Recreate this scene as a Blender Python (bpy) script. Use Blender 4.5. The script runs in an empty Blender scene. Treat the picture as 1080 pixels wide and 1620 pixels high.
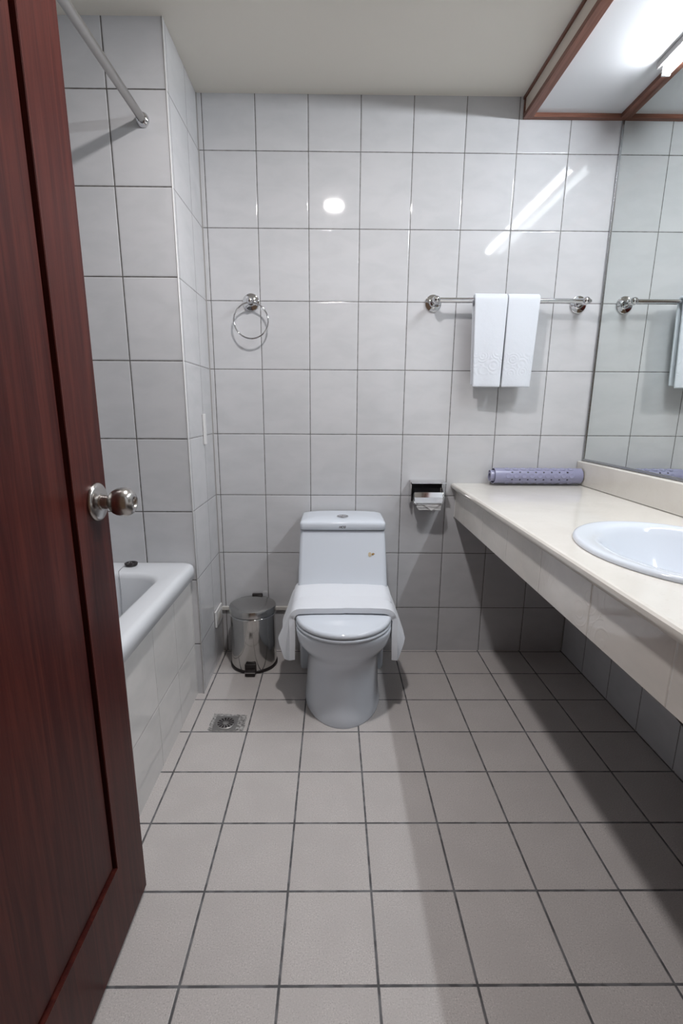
import bpy, bmesh, math, random
from mathutils import Vector, Matrix
random.seed(7)
sc = bpy.context.scene
C = bpy.context.collection
PI = math.pi

# ------------------------------------------------------------------ camera
CX, CY, CZ = 0.4999, -2.1686, 1.13187
YAW, PITCH, ROLL, FPX = 0.00987, 0.2307, -0.00609, 780.9
def make_camera():
    cy, sy, cp, sp = math.cos(YAW), math.sin(YAW), math.cos(PITCH), math.sin(PITCH)
    f = Vector((sy*cp, cy*cp, -sp)); r = Vector((cy, -sy, 0)); d = f.cross(r)
    cr, sr = math.cos(ROLL), math.sin(ROLL)
    r2 = cr*r + sr*d; d2 = -sr*r + cr*d
    M = Matrix(((r2.x, -d2.x, -f.x, CX), (r2.y, -d2.y, -f.y, CY), (r2.z, -d2.z, -f.z, CZ), (0, 0, 0, 1)))
    cd = bpy.data.cameras.new('camera'); cd.sensor_fit = 'VERTICAL'; cd.sensor_height = 36
    cd.lens = FPX/1620*36; cd.shift_x = 5.89/1620; cd.shift_y = 18.6/1620; cd.clip_start = 0.02
    o = bpy.data.objects.new('camera', cd); o.matrix_world = M; C.objects.link(o); sc.camera = o
make_camera()

# ------------------------------------------------------------------ world, exposure, light strengths
TUBE_STRENGTH = 122.0
DOWN_STRENGTH = 600.0
TUBE_COL = (0.91, 0.95, 1.0)
DOWN_COL = (1.0, 0.955, 0.95)
w = bpy.data.worlds.new('world'); sc.world = w; w.use_nodes = True
w.node_tree.nodes['Background'].inputs[0].default_value = (1.0, 0.68, 0.48, 1)
w.node_tree.nodes['Background'].inputs[1].default_value = 0.12
sc.view_settings.view_transform = 'Standard'; sc.view_settings.look = 'None'
sc.view_settings.gamma = 1; sc.view_settings.exposure = 0.0
try: sc.view_settings.use_curve_mapping = False
except Exception: pass
sc.cycles.max_bounces = 10; sc.cycles.diffuse_bounces = 2; sc.cycles.glossy_bounces = 6
sc.cycles.use_denoising = True
sc.cycles.sample_clamp_indirect = 4.0
sc.cycles.blur_glossy = 0.5

# ------------------------------------------------------------------ node helpers
class NT:
    def __init__(s, name):
        s.m = bpy.data.materials.new(name); s.m.use_nodes = True
        s.t = s.m.node_tree; s.b = s.t.nodes['Principled BSDF']
    def n(s, typ, **kw):
        nd = s.t.nodes.new(typ)
        for k, v in kw.items(): setattr(nd, k, v)
        return nd
    def link(s, a, b): s.t.links.new(a, b)
    def put(s, sock, v):
        if isinstance(v, (int, float)): sock.default_value = v
        elif isinstance(v, tuple): sock.default_value = v if len(v) != 3 or sock.type == 'VECTOR' else (*v, 1)
        else: s.link(v, sock)
    def math(s, op, a, b=None, c=None):
        nd = s.n('ShaderNodeMath', operation=op)
        s.put(nd.inputs[0], a)
        if b is not None: s.put(nd.inputs[1], b)
        if c is not None: s.put(nd.inputs[2], c)
        return nd.outputs[0]
    def mix(s, f, a, b, blend='MIX'):
        nd = s.n('ShaderNodeMix', data_type='RGBA', blend_type=blend)
        s.put(nd.inputs['Factor'], f); s.put(nd.inputs[6], a); s.put(nd.inputs[7], b)
        return nd.outputs[2]
    def coords(s): return s.n('ShaderNodeTexCoord').outputs['Object']
    def noise(s, vec, scale, detail=3, rough=0.5, dist=0.0):
        nd = s.n('ShaderNodeTexNoise'); s.link(vec, nd.inputs['Vector'])
        nd.inputs['Scale'].default_value = scale; nd.inputs['Detail'].default_value = detail
        nd.inputs['Roughness'].default_value = rough; nd.inputs['Distortion'].default_value = dist
        return nd.outputs['Fac']
    def ramp(s, v, a, b, lo=0.0, hi=1.0):
        nd = s.n('ShaderNodeMapRange', interpolation_type='SMOOTHSTEP'); s.put(nd.inputs[0], v)
        nd.inputs[1].default_value = a; nd.inputs[2].default_value = b
        nd.inputs[3].default_value = lo; nd.inputs[4].default_value = hi
        return nd.outputs[0]
    def scale(s, vec, xyz):
        nd = s.n('ShaderNodeVectorMath', operation='MULTIPLY'); s.link(vec, nd.inputs[0]); nd.inputs[1].default_value = xyz
        return nd.outputs[0]
    def bump(s, h, strength=0.5, dist=0.001, normal=None):
        nd = s.n('ShaderNodeBump'); s.put(nd.inputs['Height'], h)
        nd.inputs['Strength'].default_value = strength; nd.inputs['Distance'].default_value = dist
        if normal is not None: s.link(normal, nd.inputs['Normal'])
        return nd.outputs[0]

def plain(name, col, rough=0.4, metal=0.0, coat=0.0, spec=0.5):
    t = NT(name); t.b.inputs['Base Color'].default_value = (*col, 1)
    t.b.inputs['Roughness'].default_value = rough; t.b.inputs['Metallic'].default_value = metal
    t.b.inputs['Coat Weight'].default_value = coat; t.b.inputs['Specular IOR Level'].default_value = spec
    return t.m

def tiles(name, ax, size, off, base, grout, gw=0.0027, rough=0.055, kind='wall', spec=0.5, pillow=0.004, swirl=False):
    t = NT(name); co = t.coords(); sp = t.n('ShaderNodeSeparateXYZ'); t.link(co, sp.inputs[0])
    ds, ids = [], []
    wob = t.math('MULTIPLY', t.math('SUBTRACT', t.noise(co, 60, 2), 0.5), 0.0010)
    for a, s_, o in zip(ax, size, off):
        u = t.math('DIVIDE', t.math('SUBTRACT', sp.outputs[a], o), s_)
        ids.append(t.math('FLOOR', u))
        fr = t.math('SUBTRACT', t.math('FRACT', t.math('ADD', u, 0.5)), 0.5)
        ds.append(t.math('MULTIPLY', t.math('ABSOLUTE', fr), s_))
    d = t.math('ADD', t.math('MINIMUM', ds[0], ds[1]), wob)
    inside = t.ramp(d, gw/2-0.0003, gw/2+0.0004)
    cid = t.n('ShaderNodeCombineXYZ'); t.link(ids[0], cid.inputs[0]); t.link(ids[1], cid.inputs[1])
    wn = t.n('ShaderNodeTexWhiteNoise', noise_dimensions='3D'); t.link(cid.outputs[0], wn.inputs['Vector'])
    val = t.math('MULTIPLY_ADD', t.math('SUBTRACT', wn.outputs['Value'], 0.5), 0.05 if kind == 'wall' else 0.06, 1.0)
    offv = t.n('ShaderNodeVectorMath', operation='MULTIPLY_ADD'); t.link(wn.outputs['Color'], offv.inputs[0])
    offv.inputs[1].default_value = (7, 7, 7); t.link(co, offv.inputs[2])
    if kind == 'wall':
        st = t.scale(offv.outputs[0], (1, 1, 2.2))
        cloud = t.noise(st, 7, 5, 0.55, 0.4)
        col = t.mix(t.ramp(cloud, 0.3, 0.75), base, tuple(c*0.93*k for c, k in zip(base, (0.99, 1.0, 1.0))))
    else:
        speck = t.noise(co, 330, 3, 0.75)
        cloud = t.noise(offv.outputs[0], 9, 3)
        c1 = t.mix(t.ramp(speck, 0.54, 0.68), base, tuple(c*0.62 for c in base))
        c1 = t.mix(t.ramp(speck, 0.45, 0.33), c1, tuple(min(1, c*1.32) for c in base))
        col = t.mix(t.math('MULTIPLY', t.ramp(cloud, 0.35, 0.7), 0.5), c1, tuple(c*0.9 for c in base))
    vv = t.n('ShaderNodeVectorMath', operation='SCALE'); t.link(col, vv.inputs[0]); t.link(val, vv.inputs['Scale'])
    gn = t.noise(co, 25, 3)
    gcol = t.mix(t.ramp(gn, 0.42, 0.6), grout if kind == 'wall' else tuple(c*0.75 for c in grout), tuple(c*(1.45 if kind == 'floor' else 1.6) for c in grout))
    t.link(t.mix(inside, gcol, vv.outputs[0]), t.b.inputs['Base Color'])
    t.link(t.ramp(d, gw/2-0.0003, gw/2+0.0004, 0.8, rough), t.b.inputs['Roughness'])
    t.b.inputs['Specular IOR Level'].default_value = spec
    h = t.ramp(d, gw/2-0.0004, gw/2+pillow)
    n1 = t.bump(h, 0.55, 0.0016)
    if kind == 'wall':
        n2 = t.bump(t.noise(co, 5, 2), 0.10, 0.004, n1)
    else:
        n2 = t.bump(t.noise(co, 500, 2), 0.25, 0.0006, n1)
    if swirl:
        vo = t.n('ShaderNodeTexVoronoi'); t.link(t.scale(co, (1, 1, 1)), vo.inputs['Vector']); vo.inputs['Scale'].default_value = 11
        ring = t.math('SINE', t.math('MULTIPLY', vo.outputs['Distance'], 34))
        m_ = t.ramp(t.noise(co, 6, 2), 0.5, 0.62)
        n2 = t.bump(t.math('MULTIPLY', t.ramp(ring, 0.5, 1.0), m_), 0.16, 0.001, n2)
    t.link(n2, t.b.inputs['Normal'])
    return t.m

WT = (0.645, 0.65, 0.67)
GR = (0.085, 0.08, 0.075)
ZO = 0.2187; TH = 0.267
M_back = tiles('back_wall_tiles', (0, 2), (0.2, TH), (0.0, ZO), WT, GR)
M_right = tiles('right_wall_tiles', (1, 2), (0.2, TH), (-0.005, ZO), WT, GR)
M_pier = tiles('pier_front_tiles', (0, 2), (0.2, TH), (-0.205, ZO), WT, (0.06, 0.055, 0.05), gw=0.0034)
M_pside = tiles('pier_side_tiles', (1, 2), (0.2, TH), (-0.146, ZO), WT, GR, gw=0.0018)
M_apron = tiles('bath_apron_tiles', (1, 2), (0.205, 0.286), (-0.375, 0.218), (0.76, 0.75, 0.74), (0.36, 0.35, 0.34), gw=0.0016)
M_fascia = tiles('counter_fascia_tiles', (1, 2), (0.26, 5), (-0.155, -1), (0.80, 0.765, 0.715), (0.52, 0.49, 0.45), gw=0.001, swirl=True)
M_floor = tiles('floor_tiles', (0, 1), (0.2, 0.2), (-0.005, -0.2151+0.2), (0.585, 0.555, 0.54), (0.125, 0.125, 0.13), gw=0.0052, rough=0.42, kind='floor', spec=0.4, pillow=0.002)

def ceiling_mat():
    t = NT('cream_ceiling_paint'); co = t.coords()
    t.link(t.mix(t.noise(co, 2.5, 3), (0.84, 0.80, 0.72), (0.86, 0.825, 0.745)), t.b.inputs['Base Color'])
    t.b.inputs['Roughness'].default_value = 0.6
    t.link(t.bump(t.noise(co, 140, 2), 0.1, 0.0008), t.b.inputs['Normal'])
    return t.m
M_ceil = ceiling_mat()

def wood(name, dark, light, axis, sc_=1.0, rough=0.36, coat=0.0):
    t = NT(name); co = t.coords()
    k = [26*sc_]*3; k[axis] = 1.3*sc_
    st = t.scale(co, tuple(k))
    n1 = t.noise(st, 1.6, 6, 0.6, 1.2)
    k2 = [220*sc_]*3; k2[axis] = 6*sc_
    n2 = t.noise(t.scale(co, tuple(k2)), 1.0, 3, 0.6)
    c = t.mix(t.ramp(n1, 0.3, 0.72), dark, light)
    c = t.mix(t.math('MULTIPLY', t.ramp(n2, 0.5, 0.72), 0.45), c, tuple(x*0.55 for x in dark))
    t.link(c, t.b.inputs['Base Color']); t.b.inputs['Roughness'].default_value = rough
    t.b.inputs['Specular IOR Level'].default_value = 0.12
    t.b.inputs['Coat Weight'].default_value = coat; t.b.inputs['Coat Roughness'].default_value = 0.18
    t.link(t.bump(n2, 0.12, 0.0006), t.b.inputs['Normal'])
    return t.m
M_door = wood('mahogany_door', (0.036, 0.0065, 0.0055), (0.080, 0.018, 0.013), 2)
M_trimY = wood('brown_wood_trim', (0.15, 0.062, 0.042), (0.23, 0.105, 0.075), 1, 1.5, 0.35, 0.1)
M_trimX = wood('brown_wood_trim_cross', (0.15, 0.062, 0.042), (0.23, 0.105, 0.075), 0, 1.5, 0.35, 0.1)

def marble():
    t = NT('cream_marble'); co = t.coords()
    n1 = t.noise(co, 4, 6, 0.6, 1.5)
    c = t.mix(t.ramp(n1, 0.3, 0.75), (0.80, 0.775, 0.72), (0.75, 0.72, 0.665))
    c = t.mix(t.math('MULTIPLY', t.ramp(t.noise(co, 130, 2), 0.62, 0.75), 0.35), c, (0.66, 0.63, 0.57))
    t.link(c, t.b.inputs['Base Color']); t.b.inputs['Roughness'].default_value = 0.09
    t.b.inputs['Specular IOR Level'].default_value = 0.55
    return t.m
M_marble = marble()
M_ceramic = plain('white_ceramic', (0.73, 0.785, 0.86), 0.10, 0, 0.0, 0.45)
M_enamel = plain('bath_enamel', (0.76, 0.79, 0.83), 0.14, 0, 0.0, 0.45)
M_chrome = plain('polished_chrome', (0.68, 0.68, 0.69), 0.06, 1.0)
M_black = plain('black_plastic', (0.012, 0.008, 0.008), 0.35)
M_white = plain('white_plastic', (0.78, 0.78, 0.78), 0.3)
M_ivory = plain('ivory_plastic', (0.70, 0.68, 0.64), 0.35)
M_paper = plain('toilet_paper', (0.82, 0.82, 0.82), 0.9, spec=0.1)
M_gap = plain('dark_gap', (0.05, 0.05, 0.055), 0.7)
M_logo = plain('dark_print', (0.03, 0.03, 0.035), 0.5)
M_caulk = plain('grey_caulk', (0.35, 0.34, 0.33), 0.7)
M_alu = plain('aluminium_strip', (0.42, 0.43, 0.44), 0.25, 1.0)
M_mirror = plain('mirror_glass', (0.83, 0.87, 0.85), 0.0, 1.0)
M_panel = plain('glossy_white_board', (0.70, 0.71, 0.73), 0.05, 0, 0.3)
M_cream = plain('cream_board', (0.70, 0.63, 0.55), 0.5)
M_scuff = plain('brown_chip', (0.33, 0.2, 0.07), 0.8)
M_beige = plain('beige_glue', (0.62, 0.52, 0.36), 0.7)

def brushed(name, col, rough, scl, metal=1.0):
    t = NT(name); co = t.coords(); t.b.inputs['Base Color'].default_value = (*col, 1)
    t.b.inputs['Metallic'].default_value = metal
    n = t.noise(t.scale(co, scl), 1, 3, 0.6)
    t.link(t.ramp(n, 0.2, 0.8, rough*0.8, rough*1.25), t.b.inputs['Roughness'])
    t.link(t.bump(n, 0.08, 0.0004), t.b.inputs['Normal'])
    return t.m
M_steel = brushed('polished_steel', (0.50, 0.49, 0.475), 0.09, (30, 30, 400))
M_lid = brushed('brushed_steel_lid', (0.46, 0.455, 0.445), 0.2, (90, 90, 90))
M_knob = brushed('satin_nickel', (0.50, 0.48, 0.46), 0.22, (300, 10, 10))
M_rod = brushed('satin_steel_rod', (0.44, 0.43, 0.42), 0.30, (15, 2, 15))
M_grate = brushed('worn_drain_steel', (0.47, 0.46, 0.45), 0.38, (120, 120, 120))

def towel_mat(name, emboss=None):
    t = NT(name); co = t.coords(); t.b.inputs['Base Color'].default_value = (0.83, 0.865, 0.92, 1)
    t.b.inputs['Roughness'].default_value = 0.95; t.b.inputs['Specular IOR Level'].default_value = 0.1
    t.b.inputs['Sheen Weight'].default_value = 0.25
    nrm = t.bump(t.noise(co, 480, 2), 0.35, 0.0012)
    nrm = t.bump(t.noise(co, 22, 3), 0.30, 0.006, nrm)
    if emboss:
        t.b.inputs['Base Color'].default_value = (0.73, 0.77, 0.83, 1)
        sp = t.n('ShaderNodeSeparateXYZ'); t.link(co, sp.inputs[0])
        band = t.math('MULTIPLY', t.ramp(sp.outputs[2], emboss[0], emboss[0]+0.01), t.ramp(sp.outputs[2], emboss[1], emboss[1]-0.01))
        vo = t.n('ShaderNodeTexVoronoi'); t.link(co, vo.inputs['Vector']); vo.inputs['Scale'].default_value = 24
        ring = t.math('SINE', t.math('MULTIPLY', vo.outputs['Distance'], 26))
        nrm = t.bump(t.math('MULTIPLY', ring, band), 0.25, 0.0018, nrm)
        hem = t.math('MULTIPLY', t.ramp(sp.outputs[2], emboss[2], emboss[2]-0.003), t.math('SINE', t.math('MULTIPLY', sp.outputs[0], 1500)))
        nrm = t.bump(hem, 0.3, 0.001, nrm)
    t.link(nrm, t.b.inputs['Normal'])
    return t.m
M_towel = towel_mat('white_terry')
M_htowel = towel_mat('white_terry_embossed', (1.262, 1.352, 1.238))

def rubber():
    t = NT('lavender_rubber'); co = t.coords(); t.b.inputs['Base Color'].default_value = (0.295, 0.30, 0.44, 1)
    t.b.inputs['Roughness'].default_value = 0.22; t.b.inputs['Coat Weight'].default_value = 0.3
    return t.m
M_rubber = rubber()
def emit(name, col, s):
    t = NT(name); t.b.inputs['Emission Color'].default_value = (*col, 1); t.b.inputs['Emission Strength'].default_value = s
    t.b.inputs['Base Color'].default_value = (0.9, 0.9, 0.9, 1)
    return t.m
def mortar():
    t = NT('grey_mortar'); co = t.coords()
    t.link(t.mix(t.ramp(t.noise(co, 90, 4, 0.7), 0.35, 0.65), (0.13, 0.125, 0.12), (0.50, 0.49, 0.48)), t.b.inputs['Base Color'])
    t.b.inputs['Roughness'].default_value = 0.85
    t.link(t.bump(t.noise(co, 130, 3), 0.8, 0.003), t.b.inputs['Normal'])
    return t.m
M_mortar = mortar()

# ------------------------------------------------------------------ mesh helpers
def obj(name, bm, mat, parent=None, smooth=False, bevel=0.0, seg=2, subsurf=0, solid=0.0, autosmooth=None):
    me = bpy.data.meshes.new(name); bmesh.ops.recalc_face_normals(bm, faces=bm.faces) if solid == 0 else None
    bm.to_mesh(me); bm.free()
    for m in (mat if isinstance(mat, (list, tuple)) else [mat]): me.materials.append(m)
    o = bpy.data.objects.new(name, me); C.objects.link(o)
    if parent is not None:
        o.parent = parent; o.matrix_parent_inverse = Matrix.Translation(-parent.location)
    if solid:
        md = o.modifiers.new('solid', 'SOLIDIFY'); md.thickness = solid; md.offset = 0
    if bevel:
        md = o.modifiers.new('bevel', 'BEVEL'); md.width = bevel; md.segments = seg; md.limit_method = 'ANGLE'; md.angle_limit = 0.7
        smooth = True if smooth is None else smooth
    if subsurf:
        md = o.modifiers.new('sub', 'SUBSURF'); md.levels = subsurf; md.render_levels = subsurf
    if smooth or bevel:
        for p in me.polygons: p.use_smooth = True
        if bevel or autosmooth:
            if not smooth:
                md = o.modifiers.new('wn', 'WEIGHTED_NORMAL'); md.keep_sharp = True
    if autosmooth:
        bm2 = bmesh.new(); bm2.from_mesh(me)
        for e in bm2.edges:
            if len(e.link_faces) == 2 and e.calc_face_angle(0) > autosmooth: e.smooth = False
        bm2.to_mesh(me); bm2.free()
    return o
def thing(name, label, cat, loc=(0, 0, 0), group=None, kind=None):
    o = bpy.data.objects.new(name, None); C.objects.link(o); o.location = loc; o.empty_display_size = 0.05
    return tag(o, label, cat, group, kind)
def tag(o, label=None, cat=None, group=None, kind=None):
    if label: o['label'] = label
    if cat: o['category'] = cat
    if group: o['group'] = group
    if kind: o['kind'] = kind
    return o
def box(bm, x0, x1, y0, y1, z0, z1, mi=0):
    vs = [bm.verts.new((x, y, z)) for x in (x0, x1) for y in (y0, y1) for z in (z0, z1)]
    for f in ((0,1,3,2),(4,6,7,5),(0,4,5,1),(2,3,7,6),(0,2,6,4),(1,5,7,3)):
        fc = bm.faces.new([vs[i] for i in f]); fc.material_index = mi
    return bm
def nb(): return bmesh.new()
def bx(*a): return box(nb(), *a)
def axes_of(axis):
    a = Vector(axis).normalized(); t = Vector((0, 0, 1)) if abs(a.z) < 0.9 else Vector((1, 0, 0))
    u = a.cross(t).normalized(); return a, u, a.cross(u)
def lathe(bm, org, axis, prof, n=40, cap0=True, cap1=True):
    """prof: list of (distance along the axis, radius)."""
    a, u, v = axes_of(axis); org = Vector(org); rings = []
    for h, r in prof:
        rings.append([bm.verts.new(org + a*h + (u*math.cos(2*PI*i/n) + v*math.sin(2*PI*i/n))*max(r, 1e-5)) for i in range(n)])
    for r0, r1 in zip(rings, rings[1:]):
        for i in range(n): bm.faces.new((r0[i], r0[(i+1) % n], r1[(i+1) % n], r1[i]))
    if cap0: bm.faces.new(rings[0][::-1])
    if cap1: bm.faces.new(rings[-1])
    return bm
def tube(bm, pts, r, n=14, closed=False):
    pts = [Vector(p) for p in pts]; rings = []; N = len(pts); up = None
    for i, p in enumerate(pts):
        if closed: t = pts[(i+1) % N]-pts[i-1]
        else: t = pts[min(i+1, N-1)]-pts[max(i-1, 0)]
        t.normalize()
        if up is None: up = axes_of(t)[1]
        up = (up - t*up.dot(t)).normalized(); v = t.cross(up)
        rr = r[i] if isinstance(r, list) else r
        rings.append([bm.verts.new(p + (up*math.cos(2*PI*k/n)+v*math.sin(2*PI*k/n))*rr) for k in range(n)])
    for i in range(N if closed else N-1):
        a, b = rings[i], rings[(i+1) % N]
        for k in range(n): bm.faces.new((a[k], a[(k+1) % n], b[(k+1) % n], b[k]))
    if not closed: bm.faces.new(rings[0][::-1]); bm.faces.new(rings[-1])
    return bm
def loft(bm, loops, cap0=True, cap1=True, closed=True):
    rs = [[bm.verts.new(p) for p in L] for L in loops]
    for a, b in zip(rs, rs[1:]):
        n = len(a)
        for i in range(n if closed else n-1): bm.faces.new((a[i], a[(i+1) % n], b[(i+1) % n], b[i]))
    if cap0: bm.faces.new(rs[0][::-1])
    if cap1: bm.faces.new(rs[-1])
    return bm
def rrect(x0, x1, y0, y1, r, z, n=8):
    out = []
    for cx, cy, a0 in ((x1-r, y1-r, 0), (x0+r, y1-r, 90), (x0+r, y0+r, 180), (x1-r, y0+r, 270)):
        for i in range(n+1):
            a = math.radians(a0+90*i/n); out.append(Vector((cx+r*math.cos(a), cy+r*math.sin(a), z)))
    return out
def ellipse(cx, cy, ax, ay, z, n=64):
    return [Vector((cx+ax*math.cos(2*PI*i/n), cy+ay*math.sin(2*PI*i/n), z)) for i in range(n)]

# ------------------------------------------------------------------ room shell
ZC = 2.275; XL = -0.78; XR = 1.60; YF = -2.0
def struct(name, bm, mat, label=None, **k):
    o = obj(name, bm, mat, **k); o['kind'] = 'structure'
    if label: o['label'] = label
    return o
struct('floor', bx(XL-0.1, XR+0.1, YF-0.1, 0.1, -0.08, 0.0), M_floor, 'floor of grey beige square tiles with dark grout')
struct('ceiling', bx(XL-0.1, XR+0.1, YF-0.1, 0.1, ZC, ZC+0.08), M_ceil, 'plain cream painted ceiling')
struct('wall_back', bx(XL-0.1, XR+0.1, 0.0, 0.1, -0.08, ZC+0.08), M_back, 'back wall of pale grey tiles behind the toilet')
struct('wall_right', bx(XR, XR+0.1, YF-0.1, 0.0, -0.08, ZC+0.08), M_right, 'tiled right wall behind the mirror and vanity')
struct('wall_left', bx(XL-0.1, XL, YF-0.1, 0.0, -0.08, ZC+0.08), M_right, 'tiled wall on the far side of the bathtub')
b = nb(); box(b, XL, 0.03, YF-0.1, YF, -0.08, ZC+0.08); box(b, 0.87, XR, YF-0.1, YF, -0.08, ZC+0.08); box(b, 0.03, 0.87, YF-0.1, YF, 2.05, ZC+0.08)
struct('wall_front', b, M_back, 'tiled wall with the doorway')
b = bx(XL, -0.02, -0.37, 0.0, 0.0, ZC); b.faces.ensure_lookup_table()
for f in b.faces:
    if abs(f.calc_center_median().x+0.02) < 1e-3: f.material_index = 1
struct('wall_pier', b, [M_pier, M_pside], 'tiled pier projecting from the back wall beside the bathtub')
# white edge bead on the pier corner and dark caulk lines in the corners
struct('trim_1', lathe(nb(), (-0.0205, -0.3705, 0), (0, 0, 1), [(0.0, 0.0022), (ZC, 0.0022)], 10), M_white, 'thin white bead on the pier corner', smooth=True)
b = nb(); box(b, -0.0205, -0.0165, -0.003, 0.0, 0, ZC); box(b, XR-0.003, XR, -0.004, 0.0, 0, 0.65)
struct('trim_2', b, M_caulk, 'grey caulk in the back wall corners')

# ------------------------------------------------------------------ door (open into the room)
DX, DE, DH = 0.055, -1.207, 2.03
door = thing('door_1', 'open dark red mahogany door with recessed panel and round knob', 'door', (DX-0.02, -1.965, 0), kind='structure')
pY1 = DE-0.122; pY0 = -1.965+0.12; pz0, pz1 = 0.197, 1.90
b = nb()   # slab with the panel opening let in
t_ = 0.04
oL = lambda x: [Vector((x, -1.965, 0.012)), Vector((x, DE, 0.012)), Vector((x, DE, DH)), Vector((x, -1.965, DH))]
iL = lambda x: [Vector((x, pY0, pz0)), Vector((x, pY1, pz0)), Vector((x, pY1, pz1)), Vector((x, pY0, pz1))]
loft(b, [iL(DX-t_), iL(DX), oL(DX), oL(DX-t_), iL(DX-t_)], False, False); bmesh.ops.remove_doubles(b, verts=b.verts, dist=1e-6)
obj('door_frame', b, M_door, door, bevel=0.0018)
b = nb()
def rectloop(x, i, zi=None): return [Vector((x, pY0+i, pz0+i)), Vector((x, pY1-i, pz0+i)), Vector((x, pY1-i, pz1-i)), Vector((x, pY0+i, pz1-i))]
loft(b, [rectloop(DX-0.036, 0), rectloop(DX-0.013, 0), rectloop(DX-0.013, 0.0095), rectloop(DX-0.006, 0.0100), rectloop(DX-0.0045, 0.012)], True, True)
obj('door_panel', b, M_door, door)
b = nb(); loft(b, [rectloop(DX-0.012, 0.0002), rectloop(DX+0.0012, 0.0002), rectloop(DX+0.0018, 0.002), rectloop(DX+0.0005, 0.0035), rectloop(DX-0.012, 0.0037)], False, False)
obj('panel_moulding', b, M_door, door)
KY, KZ = -1.252, 0.957
knob = obj('door_knob', lathe(nb(), (DX, KY, KZ), (1, 0, 0), [(0.006, 0.014), (0.022, 0.013), (0.024, 0.0125), (0.026, 0.0145), (0.029, 0.0185), (0.034, 0.0225), (0.041, 0.026), (0.048, 0.0275), (0.055, 0.0275), (0.062, 0.0255), (0.068, 0.0215), (0.0715, 0.0165), (0.0725, 0.0115), (0.0715, 0.0105), (0.066, 0.009), (0.0655, 0.001)], 48), M_knob, door, smooth=True, autosmooth=1.0)
knob['label'] = 'satin metal door knob'
obj('rosette', lathe(nb(), (DX, KY, KZ), (1, 0, 0), [(0.0, 0.036), (0.004, 0.0365), (0.007, 0.034), (0.0085, 0.030), (0.010, 0.016), (0.012, 0.0155)], 48), M_knob, knob, smooth=True, autosmooth=1.0)

# ------------------------------------------------------------------ bathtub and its tiled apron
ap = obj('bathtub_apron', bx(-0.068, -0.045, YF, -0.37, 0.0, 0.508), M_apron)
tag(ap, 'pale tiled panel closing the front of the bathtub', 'bathtub panel')
tubt = thing('bathtub', 'white enamelled bathtub set behind the open door', 'bathtub', (-0.4, -1.15, 0.5))
X0, X1, Y0, Y1 = XL+0.001, -0.022, -1.96, -0.371
def tl(dx, z, r): return rrect(X0+dx, X1-dx, Y0+dx, Y1-dx, r, z, 10)
ix0, ix1, iy0, iy1 = -0.70, -0.098, -1.80, -0.505
def il(d, z, r): return rrect(ix0+d, ix1-d, iy0+d, iy1-d, r, z, 10)
b = nb()
loft(b, [tl(0.012, 0.500, 0.02), tl(0.0, 0.506, 0.028), tl(0.0, 0.538, 0.03), tl(0.003, 0.551, 0.03), tl(0.010, 0.558, 0.03), tl(0.02, 0.560, 0.03),
         il(-0.010, 0.560, 0.10), il(-0.003, 0.558, 0.10), il(0.003, 0.553, 0.10), il(0.008, 0.540, 0.10), il(0.02, 0.45, 0.10), il(0.045, 0.28, 0.11), il(0.07, 0.19, 0.13), il(0.12, 0.165, 0.12)], False, True)
obj('tub_shell', b, M_enamel, tubt, smooth=True)
pl = thing('bath_plug', 'dark rubber bath plug with bead chain on the bathtub rim', 'bath plug', (-0.243, -0.425, 0.56))
obj('stopper', lathe(nb(), (-0.243, -0.425, 0.5602), (0, 0, 1), [(0, 0.019), (0.004, 0.022), (0.010, 0.0235), (0.012, 0.0225), (0.0125, 0.016), (0.010, 0.0145), (0.012, 0.006), (0.016, 0.004), (0.017, 0.001)], 32), M_black, pl, smooth=True, autosmooth=0.8)
b = nb(); cp = []
path = [Vector((-0.243, -0.425, 0.5755)), Vector((-0.258, -0.442, 0.568)), Vector((-0.263, -0.47, 0.5625)), Vector((-0.260, -0.495, 0.5615)), Vector((-0.253, -0.511, 0.553)), Vector((-0.247, -0.519, 0.53)), Vector((-0.245, -0.526, 0.47)), Vector((-0.246, -0.533, 0.41)), Vector((-0.25, -0.545, 0.33))]
for p0, p1 in zip(path, path[1:]):
    k = max(1, round((p1-p0).length/0.0042))
    for i in range(k): cp.append(p0.lerp(p1, i/k))
for p in cp: bmesh.ops.create_icosphere(b, subdivisions=1, radius=0.0017, matrix=Matrix.Translation(p))
obj('bead_chain', b, M_chrome, pl, smooth=True)

# shower rod
rod = thing('shower_curtain_rod', 'grey metal shower curtain rod under the ceiling above the bathtub', 'curtain rod', (-0.1, -0.37, 2.0))
obj('rod', lathe(nb(), (-0.10, -0.376, 2.005), (0, -1, 0), [(0, 0.0125), (1.61, 0.0125)], 28), M_rod, rod, smooth=True, autosmooth=1.0)
for y0, s_ in ((-0.3705, -1), (YF+0.0005, 1)):
    obj('flange', lathe(nb(), (-0.10, y0, 2.005), (0, s_, 0), [(0, 0.021), (0.003, 0.0215), (0.006, 0.020), (0.014, 0.0165), (0.016, 0.0125)], 28), M_chrome, rod, smooth=True, autosmooth=0.9)

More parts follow.
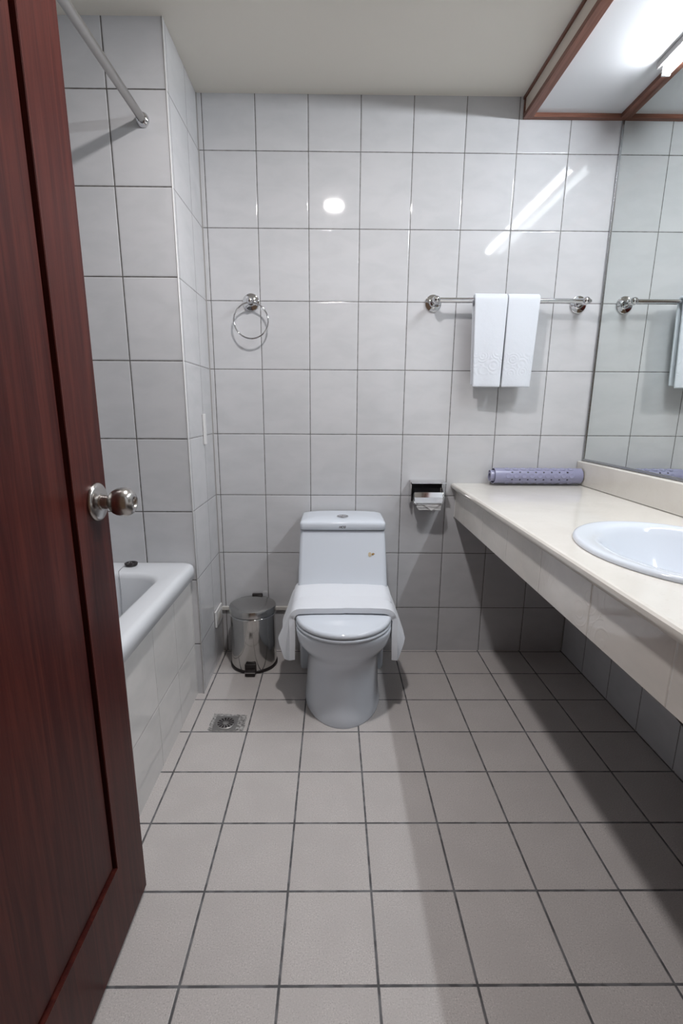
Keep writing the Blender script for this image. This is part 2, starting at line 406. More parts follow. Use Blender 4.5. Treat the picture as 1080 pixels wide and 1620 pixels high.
# ------------------------------------------------------------------ light box over the mirror
SB = 2.20; SX0 = 1.213
lb = thing('light_box', 'long ceiling box above the mirror with brown wooden edging and white underside', 'ceiling box', (1.4, -1.0, SB))
obj('bottom_panel', bx(SX0+0.03, XR-0.001, YF+0.001, -0.001, SB+0.014, SB+0.022), M_panel, lb)
obj('side_panel', bx(SX0+0.004, SX0+0.012, YF+0.001, -0.012, SB+0.01, ZC-0.002), M_cream, lb)
obj('lower_edge_board', bx(SX0, SX0+0.034, YF+0.001, -0.001, SB, SB+0.016), M_trimY, lb, bevel=0.001)
obj('upper_edge_strip', bx(SX0-0.003, SX0+0.006, YF+0.001, -0.001, ZC-0.010, ZC-0.0005), M_trimY, lb)
obj('end_strip', bx(SX0, SX0+0.010, -0.012, -0.0005, SB+0.0162, ZC-0.0102), M_trimX, lb)
obj('back_edge_board', bx(SX0+0.034, XR-0.001, -0.022, -0.001, SB, SB+0.016), M_trimX, lb, bevel=0.001)
obj('mirror_edge_board', bx(XR-0.024, XR-0.001, YF+0.001, -0.022, SB, SB+0.016), M_trimY, lb, bevel=0.001)

# fluorescent tube
TX, TZ = 1.553, 2.178
fl = thing('fluorescent_light', 'lit white fluorescent tube light under the box over the mirror', 'tube light', (TX, -0.93, SB))
obj('housing', bx(TX-0.022, TX+0.022, -1.56, -0.30, SB+0.0005-0.006, SB+0.0135), M_white, fl, bevel=0.002)
obj('lamp_tube', lathe(nb(), (TX, -0.325, TZ), (0, -1, 0), [(0, 0.012), (1.21, 0.012)], 16), emit('tube_glow', TUBE_COL, TUBE_STRENGTH), fl, smooth=True, autosmooth=1.0)
for y in (-0.325, -1.543):
    obj('end_cap', bx(TX-0.014, TX+0.014, y, y+0.008, TZ-0.0125, SB-0.0055), M_white, fl, bevel=0.002)

# downlight in the ceiling
dl = thing('downlight', 'small round lit ceiling lamp in the middle of the room', 'ceiling lamp', (0.498, -1.037, ZC))
obj('rim', lathe(nb(), (0.498, -1.037, ZC-0.0005), (0, 0, -1), [(0, 0.070), (0.003, 0.069), (0.0045, 0.064), (0.004, 0.058), (0.0005, 0.0555)], 40), M_white, dl, smooth=True)
obj('bulb', lathe(nb(), (0.498, -1.037, ZC-0.008), (0, 0, -1), [(-0.0075, 0.050), (-0.0065, 0.0495), (-0.0045, 0.042), (-0.0025, 0.026), (-0.0015, 0.012), (-0.0012, 0.001)], 32), emit('bulb_glow', DOWN_COL, DOWN_STRENGTH), dl, smooth=True)

# ------------------------------------------------------------------ mirror
mir = thing('wall_mirror', 'large frameless wall mirror above the vanity counter', 'mirror', (XR, -1.0, 0.915))
obj('mirror_glass', bx(XR-0.0045, XR-0.0005, YF+0.01, -0.009, 0.921, SB-0.002), M_mirror, mir)
b = nb(); box(b, XR-0.009, XR-0.0005, -0.010, -0.0045, 0.914, SB-0.001); box(b, XR-0.009, XR-0.0005, YF+0.01, -0.0101, 0.914, 0.922)
obj('edge_strip', b, M_alu, mir, bevel=0.0008)

# ------------------------------------------------------------------ vanity counter
CT = 0.81
van = thing('vanity_counter', 'long cream marble vanity counter along the right wall', 'counter', (1.3, -1.0, 0.66))
SXc, SYc, SAx, SAy = 1.312, -1.08, 0.222, 0.285
b = nb()   # worktop with an oval hole
n = 64; yb, yf_ = -0.001, YF+0.001; xf, xb = 1.022, XR-0.001
hole = ellipse(SXc, SYc, SAx-0.02, SAy-0.02, 0, n)
outer = []
for p in hole:
    d = Vector((p.x-SXc, p.y-SYc)); ts = []
    if abs(d.x) > 1e-9: ts.append(((xb if d.x > 0 else xf+0.012)-SXc)/d.x)
    if abs(d.y) > 1e-9: ts.append(((yb if d.y > 0 else yf_)-SYc)/d.y)
    t = min(ts); outer.append(Vector((SXc+d.x*t, SYc+d.y*t, 0)))
# snap to the corners so the slab is a true rectangle
for cxy in ((xf+0.012, yb), (xf+0.012, yf_), (xb, yb), (xb, yf_)):
    j = min(range(n), key=lambda i: (outer[i].x-cxy[0])**2+(outer[i].y-cxy[1])**2); outer[j] = Vector((cxy[0], cxy[1], 0))
th = 0.024
vz = lambda L, z: [Vector((p.x, p.y, z)) for p in L]
loft(b, [vz(hole, CT-th), vz(hole, CT), vz(outer, CT), vz(outer, CT-th), vz(hole, CT-th)], False, False)
bmesh.ops.remove_doubles(b, verts=b.verts, dist=1e-6)
nose = [(xf+0.0122, CT-th), (xf+0.005, CT-th+0.0005), (xf+0.001, CT-th+0.005), (xf, CT-0.012), (xf+0.001, CT-0.005), (xf+0.005, CT-0.001), (xf+0.0122, CT)]
loft(b, [[Vector((x, yb, z)) for x, z in nose], [Vector((x, yf_, z)) for x, z in nose]], True, True)
obj('worktop', b, M_marble, van, smooth=True, autosmooth=0.6)
obj('backsplash', bx(XR-0.028, XR-0.001, YF+0.001, -0.001, CT+0.0005, 0.912), M_marble, van, bevel=0.005, seg=3)
b = bx(1.045, 1.062, YF+0.001, -0.001, 0.656, CT-th-0.0005)
obj('fascia', b, M_fascia, van, bevel=0.001)
obj('fascia_edge_bead', bx(1.0425, 1.0485, -0.006, -0.0005, 0.656, CT-th-0.001), M_white, van)

M_bounce = wood('bounce_board_brown', (0.20, 0.085, 0.03), (0.34, 0.17, 0.07), 1, 0.6, 0.6, 0.0)
for ya, yb_ in ((-0.77, -0.002), (YF+0.002, -1.39)):
    obj('bounce_board', bx(1.063, XR-0.002, ya, yb_, CT-th-0.018, CT-th-0.0005), M_bounce, van)  # unseen boards added to bounce warm light under the counter
# sink
sink = thing('washbasin', 'white oval ceramic washbasin set into the marble counter', 'sink', (SXc, SYc, CT))
E_ = lambda k, z, sx=0.0, dx=0.0: ellipse(SXc+dx, SYc, SAx*k-sx, SAy*k-sx, z, 96)
b = nb()
loft(b, [E_(1, CT+0.0008), E_(1, CT+0.004, -0.001), E_(1, CT+0.009, 0.001), E_(1, CT+0.012, 0.006), E_(1, CT+0.0125, 0.012), E_(1, CT+0.011, 0.022, 0.003),
         E_(1, CT+0.008, 0.036, 0.008), E_(1, CT+0.001, 0.048, 0.012), E_(1, CT-0.012, 0.056, 0.014), E_(0.72, CT-0.05, 0.012, 0.014), E_(0.62, CT-0.09, 0.012, 0.014), E_(0.42, CT-0.125, 0.01, 0.014), E_(0.15, CT-0.14, 0.0, 0.012), E_(0.1, CT-0.142, 0, 0.012)], False, True)
obj('basin', b, M_ceramic, sink, smooth=True)
b = nb()
loft(b, [E_(0.86, CT-0.03), E_(0.8, CT-0.08), E_(0.6, CT-0.135), E_(0.2, CT-0.155)], False, True)
obj('basin_underside', b, M_ceramic, sink, smooth=True)
obj('drain_ring', lathe(nb(), (SXc+0.012, SYc, CT-0.1418), (0, 0, 1), [(0, 0.021), (0.002, 0.021), (0.0025, 0.017), (0.001, 0.014)], 24), M_chrome, sink, smooth=True)
# black waste pipe below
b = nb(); tube(b, [(1.392, -1.062, 0.655), (1.392, -1.062, 0.41), (1.397, -1.062, 0.37), (1.417, -1.062, 0.345), (1.45, -1.062, 0.34), (1.597, -1.062, 0.34)], 0.019, 18)
wp = obj('waste_pipe', b, M_black, smooth=True); tag(wp, 'black waste pipe under the vanity counter below the washbasin', 'pipe')

# ------------------------------------------------------------------ toilet
TC = 0.540
toi = thing('toilet', 'white one-piece ceramic toilet against the tiled back wall', 'toilet', (TC, -0.3, 0))
def bowl(w, yf, z, yc=-0.40, yback=-0.06, n=20, wb=None, ex=2.0):
    """Outline seen from above: rounded front, straighter sides, flat back."""
    L = []; wb = wb or w
    for i in range(n+1):
        a = PI*i/n; c_, s_ = math.cos(a), math.sin(a)
        L.append(Vector((TC+w*math.copysign(abs(c_)**(2/ex), c_), yc-(yc-yf)*abs(s_)**(2/ex), z)))
    for i in range(1, 5):
        t = i/5; L.append(Vector((TC-w+(w-wb)*t, yc+(yback-0.02-yc)*t, z)))
    L += [Vector((TC-wb, yback-0.02, z)), Vector((TC-wb+0.02, yback, z)), Vector((TC, yback, z)), Vector((TC+wb-0.02, yback, z)), Vector((TC+wb, yback-0.02, z))]
    for i in range(4, 0, -1):
        t = i/5; L.append(Vector((TC+w-(w-wb)*t, yc+(yback-0.02-yc)*t, z)))
    return L
b = nb()
secs = [(0.149, -0.600, 0.0), (0.150, -0.601, 0.006), (0.147, -0.598, 0.03), (0.142, -0.592, 0.08), (0.140, -0.587, 0.14), (0.138, -0.580, 0.19), (0.138, -0.576, 0.215), (0.140, -0.579, 0.232), (0.144, -0.590, 0.25), (0.156, -0.608, 0.272), (0.167, -0.625, 0.30), (0.173, -0.636, 0.33), (0.1755, -0.641, 0.350), (0.174, -0.639, 0.355), (0.165, -0.63, 0.357)]
loft(b, [bowl(w_, yf, z, wb=min(w_, 0.15), yc=-0.36-0.12*min(1, max(0, (z-0.2)/0.1))) for w_, yf, z in secs])
body = obj('bowl', b, M_ceramic, toi, smooth=True)
# rear skirt and tank, one tapering body
def tk(w_, yfr, z, r=0.02): return rrect(TC-w_, TC+w_, yfr, -0.012, r, z, 6)
b = nb()
loft(b, [tk(0.182, -0.175, 0.0), tk(0.183, -0.185, 0.02), tk(0.183, -0.215, 0.20), tk(0.183, -0.30, 0.33, 0.035), tk(0.183, -0.33, 0.37, 0.04), tk(0.183, -0.320, 0.388, 0.04), tk(0.1825, -0.290, 0.410, 0.03), tk(0.182, -0.272, 0.436, 0.02), tk(0.181, -0.258, 0.47, 0.018),
         tk(0.1785, -0.233, 0.54, 0.016), tk(0.176, -0.213, 0.60, 0.016), tk(0.1735, -0.200, 0.640, 0.016)])
obj('tank', b, M_ceramic, toi, smooth=True, autosmooth=1.0)
b = nb()
loft(b, [rrect(TC-0.168, TC+0.168, -0.194, -0.016, 0.012, 0.6401, 6), rrect(TC-0.168, TC+0.168, -0.194, -0.016, 0.012, 0.6445, 6)], True, True)
obj('tank_seam', b, M_gap, toi)
LZ = 0.6445
b = nb()
loft(b, [tk(0.1745, -0.207, LZ, 0.014), tk(0.1755, -0.209, LZ+0.002, 0.014), tk(0.1755, -0.209, LZ+0.023, 0.014), tk(0.1745, -0.2075, LZ+0.0285, 0.015), tk(0.172, -0.204, LZ+0.0325, 0.018), tk(0.166, -0.196, LZ+0.0352, 0.02), tk(0.145, -0.168, LZ+0.0385, 0.02), tk(0.11, -0.135, LZ+0.0402, 0.02), tk(0.07, -0.11, LZ+0.041, 0.02)])
lid = obj('tank_lid', b, M_ceramic, toi, smooth=True, autosmooth=1.2)
BY = -0.135; BZ = LZ+0.0395
b = nb(); lathe(b, (TC, BY, BZ), (0, 0, 1), [(0, 0.0245), (0.004, 0.0245), (0.005, 0.023), (0.0045, 0.0215), (0.003, 0.021)], 36)
btn = obj('flush_button', b, M_chrome, lid, smooth=True, autosmooth=0.9)
b = nb()
for s_ in (-1, 1):
    L = []
    for i in range(17):
        a = -PI/2+PI*i/16; L.append((s_*(0.0012+0.0185*math.cos(a)), 0.0193*math.sin(a)))
    loft(b, [[Vector((TC+x, BY+y, BZ+0.003)) for x, y in L], [Vector((TC+x, BY+y, BZ+0.0065)) for x, y in L]])
obj('button_halves', b, M_chrome, lid)
def text_mesh(name, txt, size, loc, rot, mat, parent, extrude=0.0002, shear=0.3, offset=0.0):
    cu = bpy.data.curves.new(name, 'FONT'); cu.body = txt; cu.size = size; cu.extrude = extrude; cu.shear = shear
    cu.align_x = 'CENTER'; cu.align_y = 'CENTER'; cu.offset = offset
    tmp = bpy.data.objects.new('tmp', cu); C.objects.link(tmp)
    dg = bpy.context.evaluated_depsgraph_get(); me = bpy.data.meshes.new_from_object(tmp.evaluated_get(dg))
    bpy.data.objects.remove(tmp); me.name = name; me.materials.clear(); me.materials.append(mat)
    me.transform(Matrix.Translation(loc) @ rot)
    o = bpy.data.objects.new(name, me); C.objects.link(o); o.parent = parent; o.matrix_parent_inverse = Matrix.Translation(-parent.location)
    return o
text_mesh('brand_mark', 'HCG', 0.0125, Vector((TC-0.003, -0.2093, LZ+0.0125)), Matrix.Rotation(PI/2, 4, 'X'), M_logo, lid, 0.0004, 0.35, 0.0004)['label'] = 'small dark maker\'s mark on the lid front'
# chip of old glue on the tank front
def tank_y(z): return -0.200-(0.640-z)/(0.640-0.47)*0.058
def front_patch(name, pts, mat, cx, cz, dy=0.0006):
    b = nb(); lo = [Vector((cx+x, tank_y(cz+z)+0.0012, cz+z)) for x, z in pts]; hi = [Vector((v.x, v.y-0.0012-dy, v.z)) for v in lo]
    loft(b, [lo, hi]); return obj(name, b, mat, toi)
cz = 0.548; cx = TC+0.122
front_patch('glue_mark', [(-0.011+0.0075*math.cos(a*PI/6)*(1 if a % 2 else 0.8), 0.009*math.sin(a*PI/6)) for a in range(12)], M_beige, cx, cz)
front_patch('chip_mark', [(-0.004, 0.003), (0.003, 0.006), (0.009, 0.003), (0.004, -0.002), (-0.002, -0.003)], M_scuff, cx, cz, 0.0012)
# seat and lid
def D(w_, yf, z, s_=1.0, yb_=-0.245): return bowl(w_, yf, z, yc=-0.455, yback=yb_, wb=w_*0.93)
b = nb(); loft(b, [D(0.172, -0.636, 0.3575), D(0.176, -0.646, 0.3585), D(0.1785, -0.650, 0.363), D(0.178, -0.649, 0.3695), D(0.174, -0.643, 0.3715)])
obj('seat', b, M_ceramic, toi, smooth=True, autosmooth=1.2)
b = nb(); loft(b, [D(0.170, -0.637, 0.3722), D(0.1755, -0.645, 0.3732), D(0.178, -0.650, 0.378), D(0.1775, -0.649, 0.385), D(0.174, -0.645, 0.390), D(0.168, -0.637, 0.3925), D(0.12, -0.58, 0.3955), D(0.05, -0.50, 0.397)])
obj('seat_lid', b, M_ceramic, toi, smooth=True, autosmooth=1.3)

# ------------------------------------------------------------------ bath towel over the toilet lid
def drape():
    b = nb(); NY, NS = 60, 44; ya, yb2 = -0.492, -0.225; top = 0.4125
    def y_at(j): return ya+(yb2-ya)*j/NY
    def half(side):
        cols = []
        for j in range(NY+1):
            v = j/NY; y = y_at(j)
            # hem height: the near third hangs low, the rest ends higher and flares outward
            low = 1/(1+math.exp((v-0.36)*180))
            L = (0.148+0.05*min(1, v/0.36))*low + (0.118-0.01*v)*(1-low)
            flare = (0.004+0.022*min(1, v/0.36))*low + (0.077+0.008*math.sin(v*6))*(1-low)
            tz = top + 0.012*min(1, max(0, v-0.45)*3)
            col = []
            for i in range(NS+1):
                s_ = i/NS*(0.17+0.05+L)
                fold = 0.0018*math.sin(y*38+side)+0.0012*math.sin(s_*30+y*21)
                if s_ < 0.155: x, z = s_, tz + fold*0.5 - 0.003*max(0, s_-0.1)/0.055
                else:
                    q = s_-0.155; R = 0.032
                    if q < R*PI/2:
                        a = q/R; x = 0.155+R*math.sin(a); z = tz-0.003-R*(1-math.cos(a))
                    else:
                        q2 = q-R*PI/2; x = 0.155+R+flare*min(1.2, q2/0.2)**1.0+fold*2+0.004*math.sin(q2*25+v*5)*q2/0.2
                        z = tz-0.003-R-q2*0.97
                    # inner edge slants in plan at the bottom
                col.append(Vector((TC-0.003+side*x, y + (0.010*math.sin(s_*14) if s_ > 0.2 else 0)*low, z)))
            cols.append(col)
        return cols
    Lc, Rc = half(-1), half(1)
    grid = []
    for j in range(NY+1): grid.append([b.verts.new(p) for p in Lc[j][::-1]]+[b.verts.new(p) for p in Rc[j][1:]])
    for j in range(NY):
        for i in range(len(grid[0])-1): b.faces.new((grid[j][i], grid[j][i+1], grid[j+1][i+1], grid[j+1][i]))
    o = obj('bath_towel', b, M_towel, smooth=True)
    md = o.modifiers.new('thick', 'SOLIDIFY'); md.thickness = 0.021; md.offset = 0
    md = o.modifiers.new('round', 'BEVEL'); md.width = 0.0102; md.segments = 5; md.limit_method = 'ANGLE'; md.angle_limit = 0.9
    tag(o, 'folded white bath towel draped across the closed toilet lid', 'towel')
    return o
drape()

# ------------------------------------------------------------------ pedal bin
BX, BYc = 0.145, -0.118
bn = thing('pedal_bin', 'round stainless steel pedal bin on the floor left of the toilet', 'bin', (BX, BYc, 0))
obj('bin_body', lathe(nb(), (BX, BYc, 0.012), (0, 0, 1), [(0, 0.1005), (0.002, 0.1012), (0.2, 0.0985), (0.236, 0.0978)], 64), M_steel, bn, smooth=True, autosmooth=0.9)
obj('base_ring', lathe(nb(), (BX, BYc, 0.0), (0, 0, 1), [(0, 0.102), (0.003, 0.1045), (0.011, 0.1045), (0.014, 0.102)], 64), M_black, bn, smooth=True, autosmooth=0.9)
obj('bin_rim', lathe(nb(), (BX, BYc, 0.244), (0, 0, 1), [(0, 0.0985), (0.002, 0.1015), (0.005, 0.1015), (0.007, 0.0985)], 64), M_chrome, bn, smooth=True)
lidp = obj('bin_lid', lathe(nb(), (BX, BYc, 0.253), (0, 0, 1), [(0, 0.1), (0.002, 0.1022), (0.026, 0.1022), (0.030, 0.1005), (0.033, 0.095), (0.037, 0.07), (0.040, 0.035), (0.041, 0.001)], 64), M_lid, bn, smooth=True, autosmooth=0.6)
lidp['label'] = 'brushed steel bin lid'
obj('hinge', bx(BX-0.018, BX+0.03, BYc+0.099, BYc+0.114, 0.225, 0.292), M_black, bn, bevel=0.004)
b = nb(); box(b, BX-0.025, BX+0.025, BYc-0.112, BYc-0.098, 0.004, 0.05)
obj('pedal_guard', b, M_black, bn, bevel=0.005)
b = nb(); loft(b, [[Vector((BX+x, y, z)) for x, y, z in L] for L in (
    [(-0.022, BYc-0.106, 0.003), (0.022, BYc-0.106, 0.003), (0.022, BYc-0.106, 0.03), (-0.022, BYc-0.106, 0.03)],
    [(-0.021, BYc-0.130, 0.002), (0.021, BYc-0.130, 0.002), (0.021, BYc-0.130, 0.021), (-0.021, BYc-0.130, 0.021)])])
ped = obj('pedal', b, M_black, bn, bevel=0.002)
obj('pedal_strip', bx(BX-0.022, BX+0.022, BYc-0.1325, BYc-0.128, 0.0195, 0.0225), M_chrome, ped)

# ------------------------------------------------------------------ towel ring
tr = thing('towel_ring', 'chrome towel ring on round rosette on the back wall', 'towel ring', (0.163, 0, 1.548))
obj('rosette', lathe(nb(), (0.163, -0.0005, 1.548), (0, -1, 0), [(0, 0.0335), (0.003, 0.0340), (0.0052, 0.0328), (0.0058, 0.031), (0.0062, 0.018), (0.0085, 0.0145), (0.012, 0.013)], 40), M_chrome, tr, smooth=True, autosmooth=0.9)
obj('post', lathe(nb(), (0.163, -0.011, 1.548), (0, -1, 0), [(0, 0.013), (0.008, 0.009), (0.018, 0.0085), (0.024, 0.011), (0.030, 0.0135), (0.036, 0.0115), (0.040, 0.006), (0.041, 0.001)], 32), M_chrome, tr, smooth=True)
pts = [(0.166+0.069*math.sin(2*PI*i/72), -0.040-0.010*(1-math.cos(2*PI*i/72))/2*0.6, 1.472+0.069*math.cos(2*PI*i/72)) for i in range(72)]
obj('ring', tube(nb(), pts, 0.0034, 12, True), M_chrome, tr, smooth=True)

# ------------------------------------------------------------------ towel bar
BAz, BAy = 1.551, -0.066
tb = thing('towel_bar', 'chrome towel bar on two rosettes on the back wall', 'towel bar', (1.2, 0, BAz))
for x in (0.905, 1.500):
    obj('rosette', lathe(nb(), (x, -0.0005, 1.549), (0, -1, 0), [(0, 0.0335), (0.003, 0.0340), (0.0052, 0.0328), (0.0058, 0.031), (0.0062, 0.018), (0.0085, 0.0145), (0.012, 0.013)], 40), M_chrome, tb, smooth=True, autosmooth=0.9)
    obj('post', lathe(nb(), (x, -0.011, BAz), (0, -1, 0), [(0, 0.013), (0.008, 0.0088), (0.026, 0.0085), (0.034, 0.011), (0.044, 0.014), (0.055, 0.0155), (0.066, 0.014), (0.072, 0.008), (0.0735, 0.001)], 32), M_chrome, tb, smooth=True)
obj('bar', lathe(nb(), (0.905, BAy, BAz), (1, 0, 0), [(0, 0.0085), (0.595, 0.0085)], 24), M_chrome, tb, smooth=True, autosmooth=1.0)
obj('bar_end', lathe(nb(), (1.505, BAy, BAz), (1, 0, 0), [(0.006, 0.009), (0.012, 0.0085), (0.017, 0.006), (0.018, 0.001)], 24), M_chrome, tb, smooth=True)

def hand_towel(xa, xb, xa2, xb2, label, ph, yoff=0.0):
    b = nb(); NX, NS = 18, 60; R = 0.0165
    Lf, Lb = 0.335, 0.325
    grid = []
    for i in range(NX+1):
        u = i/NX; row = []
        for k in range(NS+1):
            s_ = -Lb + (Lb+Lf+PI*R)*k/NS
            if s_ < 0: y, z = R, s_; dn = -s_/Lb
            elif s_ < PI*R: a = s_/R; y, z = R*math.cos(a), R*math.sin(a); dn = 0
            else: y, z = -R, -(s_-PI*R); dn = (s_-PI*R)/Lf
            x = (xa+(xb-xa)*u)*(1-dn) + (xa2+(xb2-xa2)*u)*dn
            back = s_ < PI*R/2
            y += (0.004*math.sin(u*5+ph)*dn - (0.0 if back else 0.004*dn))*(0.4 if back else 1)
            y += (-0.003 if not back else 0.0)*math.sin(PI*u)*dn
            row.append(b.verts.new((x, BAy+y+(0 if not back else min(0, 0.0)), BAz+0.002+z)))
        grid.append(row)
    for i in range(NX):
        for k in range(NS): b.faces.new((grid[i][k], grid[i+1][k], grid[i+1][k+1], grid[i][k+1]))
    o = obj('hand_towel', b, M_htowel, smooth=True)
    md = o.modifiers.new('thick', 'SOLIDIFY'); md.thickness = 0.0105; md.offset = 0.0
    md = o.modifiers.new('round', 'BEVEL'); md.width = 0.0038; md.segments = 3; md.limit_method = 'ANGLE'; md.angle_limit = 0.9
    return tag(o, label, 'towel', 'hand towels on the chrome bar')
hand_towel(1.054, 1.184, 1.066, 1.174, 'left of the two folded white hand towels hanging on the chrome bar', 0.3)
hand_towel(1.1865, 1.312, 1.183, 1.298, 'right of the two folded white hand towels hanging on the chrome bar', 2.0)

# ------------------------------------------------------------------ toilet paper holder
tp = thing('toilet_paper_holder', 'chrome toilet paper holder on the back wall beside the counter', 'paper holder', (0.905, 0, 0.76))
obj('back_plate', bx(0.836, 0.980, -0.004, -0.0005, 0.728, 0.824), M_chrome, tp, bevel=0.001)
b = nb()
pr = [(-0.004, 0.722), (-0.030, 0.722), (-0.046, 0.735), (-0.052, 0.76), (-0.050, 0.80), (-0.044, 0.822), (-0.004, 0.824)]
for x in (0.8365, 0.972):
    b = nb(); loft(b, [[Vector((x, y, z)) for y, z in pr], [Vector((x+0.004, y, z)) for y, z in pr]])
    obj('side_bracket', b, M_chrome, tp, bevel=0.0008)
obj('recess_shade', bx(0.842, 0.971, -0.008, -0.0045, 0.730, 0.821), M_gap, tp)  # dark sheet over the back plate, standing in for interior shade
obj('hood_shade', bx(0.842, 0.971, -0.070, -0.008, 0.8205, 0.8213), M_gap, tp)  # second dark sheet, painting the shade below the chrome hood
b = nb(); loft(b, [[Vector((x, y, z)) for y, z in [(-0.003, 0.8245), (-0.075, 0.8245), (-0.080, 0.822), (-0.081, 0.819), (-0.0785, 0.8195), (-0.074, 0.8215), (-0.003, 0.8215)]] for x in (0.836, 0.986)])
obj('ash_tray_top', b, M_chrome, tp)
b = nb()   # curved cover flap in front of the roll
fl_pr = [(-0.046, 0.796), (-0.064, 0.778), (-0.077, 0.758), (-0.083, 0.742), (-0.085, 0.735)]
loft(b, [[Vector((x, y, z)) for y, z in fl_pr]+[Vector((x, y+0.0025, z-0.001)) for y, z in fl_pr[::-1]] for x in (0.851, 0.972)])
obj('cover_flap', b, M_chrome, tp)
obj('flap_edge', tube(nb(), [(0.972, -0.052, 0.795), (0.974, -0.070, 0.778), (0.974, -0.084, 0.748), (0.970, -0.088, 0.734), (0.962, -0.089, 0.730), (0.858, -0.089, 0.730), (0.850, -0.088, 0.734), (0.849, -0.080, 0.75)], 0.0019, 10), M_chrome, tp, smooth=True)
roll = thing('toilet_paper_roll', 'white toilet paper roll in the chrome holder, end folded to a point', 'toilet paper', (0.905, -0.04, 0.757))
b = nb(); lathe(b, (0.853, -0.0405, 0.748), (1, 0, 0), [(0, 0.012), (0.0, 0.024), (0.105, 0.024), (0.105, 0.012)], 36, False, False)
obj('paper_roll', b, M_paper, roll, smooth=True, autosmooth=0.8)
b = nb()
pv = [(0.858, 0.735), (0.862, 0.712), (0.872, 0.704), (0.966, 0.704), (0.968, 0.735)]
loft(b, [[Vector((x, -0.074-(0.735-z)*0.1, z)) for x, z in pv], [Vector((x, -0.0752-(0.735-z)*0.1, z)) for x, z in pv]])
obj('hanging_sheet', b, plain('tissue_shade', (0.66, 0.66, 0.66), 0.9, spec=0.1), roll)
b = nb(); pv = [(0.882, 0.733), (0.925, 0.701), (0.966, 0.733)]
loft(b, [[Vector((x, -0.0785, z)) for x, z in pv], [Vector((x, -0.0805, z)) for x, z in pv]])
obj('folded_point', b, M_paper, roll)

# ------------------------------------------------------------------ rolled bath mat
def mat_roll():
    mt = thing('rubber_bath_mat', 'rolled lavender rubber bath mat with drain holes on the marble counter', 'bath mat', (1.38, -0.052, CT))
    R0, pitch, turns = 0.0365, 0.0085, 2.9
    cy, cz_ = -0.052, CT+R0+0.0026
    x0, x1 = 1.190, 1.566
    th0 = -0.9     # free edge on the wall side, underneath
    per = 0.0021
    NXc = int((x1-x0)/per); b = nb()
    # polyline of the spiral with even arc length; theta runs from the outside inward
    pts = []; th_ = 0.0; s_ = 0.0
    while th_ < turns*2*PI:
        r = R0-pitch*th_/(2*PI); pts.append((r, th_, s_)); th_ += per/r*1.0; s_ += per
    hx = [1.262+0.0338*i for i in range(8)]
    def ang(th_): return th0+th_
    def near_hole(x, k):
        return None
    rows = []
    for r, t_h, s in pts:
        rows.append((cy+r*math.cos(ang(t_h)), cz_+r*math.sin(ang(t_h))))
    # hole rows every 0.034 of arc, placed so that two rows face the camera
    a_front = [2.62, 3.42]     # angles facing front and up (0 = +Y, pi/2 = up, pi = -Y)
    base = [(a-th0) for a in a_front]
    srow = []
    for a in base:
        srow.append(min(range(len(pts)), key=lambda i: abs(pts[i][1]-a)))
    step = srow[1]-srow[0]
    rows_t = [((2.44+1.0472*q-th0) % (2*PI))+2*PI*m for q in range(6) for m in range(4)]
    kset = []
    for t_ in rows_t:
        if t_ < turns*2*PI-0.15 and t_ > 0.12: kset.append(min(range(len(pts)), key=lambda i: abs(pts[i][1]-t_)))
    grid = []
    for y, z in rows:
        grid.append([b.verts.new((x0+(x1-x0)*i/NXc, y, z)) for i in range(NXc+1)])
    for k in range(len(rows)-1):
        for i in range(NXc):
            xc = x0+(x1-x0)*(i+0.5)/NXc; dead = False
            for kk in kset:
                if abs(k-kk) <= 1.5:
                    for j, hxx in enumerate(hx):
                        dx = abs(xc-hxx)
                        if dx < per*(2.1 if k == kk else 1.6): dead = True
            # the inner turns stick out a little: handled by a shear below
            if not dead: b.faces.new((grid[k][i], grid[k][i+1], grid[k+1][i+1], grid[k+1][i]))
    for k, (r, t_h, s) in enumerate(pts):      # inner turns telescope towards the left
        sh = -0.0165*min(1, max(0, (t_h-2*PI*0.8)/(2*PI*0.5)))
        for v in grid[k]: v.co.x += sh*(1-(v.co.x-x0)/(x1-x0)) if sh else 0
    o = obj('rolled_sheet', b, M_rubber, mt, smooth=True, solid=0.0034)
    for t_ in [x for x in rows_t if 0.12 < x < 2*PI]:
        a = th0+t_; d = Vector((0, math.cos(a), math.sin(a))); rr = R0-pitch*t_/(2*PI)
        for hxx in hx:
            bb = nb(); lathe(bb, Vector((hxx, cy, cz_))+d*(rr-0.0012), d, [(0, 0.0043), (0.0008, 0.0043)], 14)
            obj('hole_shade_disc', bb, M_black, mt, smooth=False)  # black disc inside each hole, standing in for its shade
    # suction cups on the outer turn: shallow discs
    n_ = 0
    for rowi, a in enumerate((1.92, 2.964, 4.01)):
        for j in range(9):
            x = 1.245+0.0338*j if rowi % 2 else 1.245+0.0338*j+0.0
            if x > 1.545: continue
            d = Vector((0, math.cos(a), math.sin(a))); rr = R0-pitch*((a-th0) % (2*PI))/(2*PI)+0.0012
            bb = nb(); lathe(bb, Vector((x, cy, cz_))+d*rr, d, [(0, 0.0118), (0.0012, 0.0112), (0.0016, 0.0095), (0.0006, 0.007), (0.0010, 0.001)], 20)
            obj('suction_cup', bb, M_rubber, mt, smooth=True)
mat_roll()

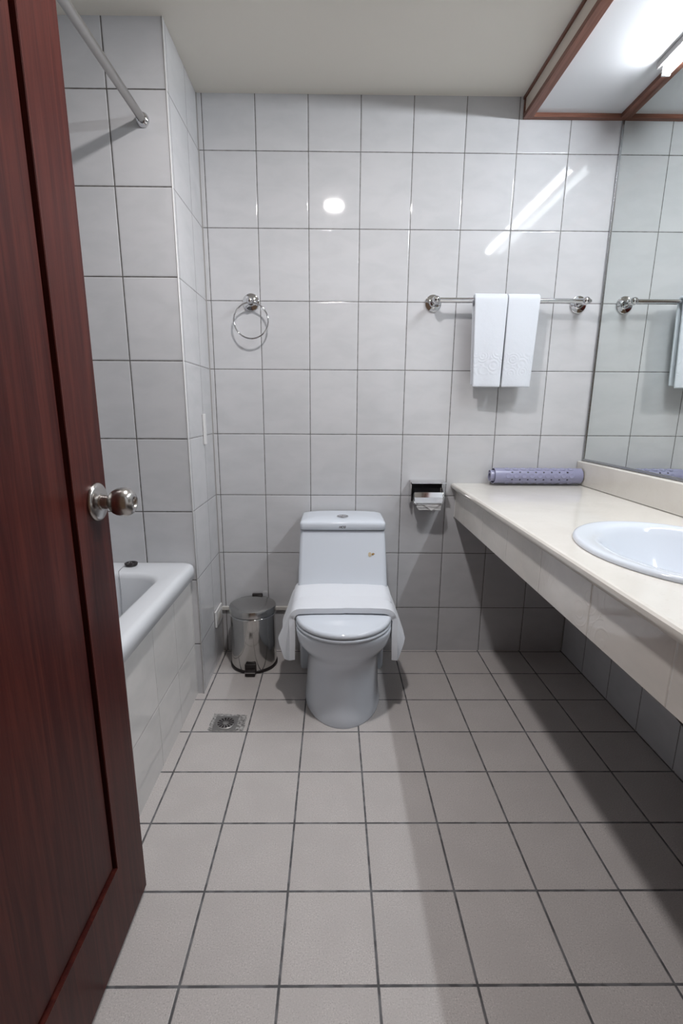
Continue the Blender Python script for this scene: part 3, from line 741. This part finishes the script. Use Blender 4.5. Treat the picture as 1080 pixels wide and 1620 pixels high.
# ------------------------------------------------------------------ floor drain
fd = thing('floor_drain', 'square metal floor drain set in rough mortar beside the bathtub', 'floor drain', (0.112, -0.572, 0))
b = nb(); pv = []
poly = [(0.054, -0.507), (0.181, -0.517), (0.180, -0.611), (0.052, -0.611)]
for (xa, ya), (xb_, yb_) in zip(poly, poly[1:]+poly[:1]):
    for i in range(10):
        t = i/10; j = 0.0 if yb_ == ya else random.uniform(-0.0025, 0.0025)
        pv.append((xa+(xb_-xa)*t+j, ya+(yb_-ya)*t+(0 if ya == yb_ else j)))
loft(b, [[Vector((x, y, 0.0001)) for x, y in pv], [Vector((x, y, 0.0012)) for x, y in pv]])
obj('mortar_patch', b, M_mortar, fd)
DXc, DYc = 0.109, -0.568; hs = 0.0425
b = nb(); box(b, DXc-hs, DXc+hs, DYc-hs, DYc+hs, 0.0012, 0.0028)
obj('grate_plate', b, M_grate, fd, bevel=0.0005)
g = obj('grate_disc', lathe(nb(), (DXc, DYc, 0.0028), (0, 0, 1), [(0, 0.034), (0.0012, 0.0335), (0.0016, 0.030), (0.0010, 0.008), (0.0018, 0.006), (0.002, 0.001)], 40), M_grate, fd, smooth=True)
b = nb()
for k in range(14):
    a = 2*PI*k/14; d = Vector((math.cos(a), math.sin(a), 0)); n_ = Vector((-d.y, d.x, 0)); c0 = Vector((DXc, DYc, 0.0044))
    q = [c0+d*0.011-n_*0.0013, c0+d*0.030-n_*0.0040, c0+d*0.030+n_*0.0040, c0+d*0.011+n_*0.0013]
    loft(b, [[p-Vector((0, 0, 0.002)) for p in q], q])
obj('grate_slots', b, M_black, g)

# ------------------------------------------------------------------ small fittings on the walls
o = obj('cable_conduit', bx(-0.018, 0.40, -0.012, -0.0005, 0.208, 0.226), M_ivory, bevel=0.002)
tag(o, 'thin ivory cable conduit low on the back wall behind the pedal bin', 'conduit')
sk = thing('wall_socket', 'white socket plate low on the pier beside the pedal bin', 'socket', (-0.02, -0.085, 0.22))
obj('cover_plate', bx(-0.0195, -0.011, -0.145, -0.030, 0.180, 0.255), M_white, sk, bevel=0.003)
obj('socket_insert', bx(-0.011, -0.0095, -0.115, -0.060, 0.198, 0.237), M_ivory, sk, bevel=0.0008)
o = obj('wall_plate', bx(-0.0195, -0.012, -0.165, -0.137, 0.985, 1.105), M_white, bevel=0.002)
tag(o, 'narrow upright white plastic plate at chest height on the pier', 'wall plate')
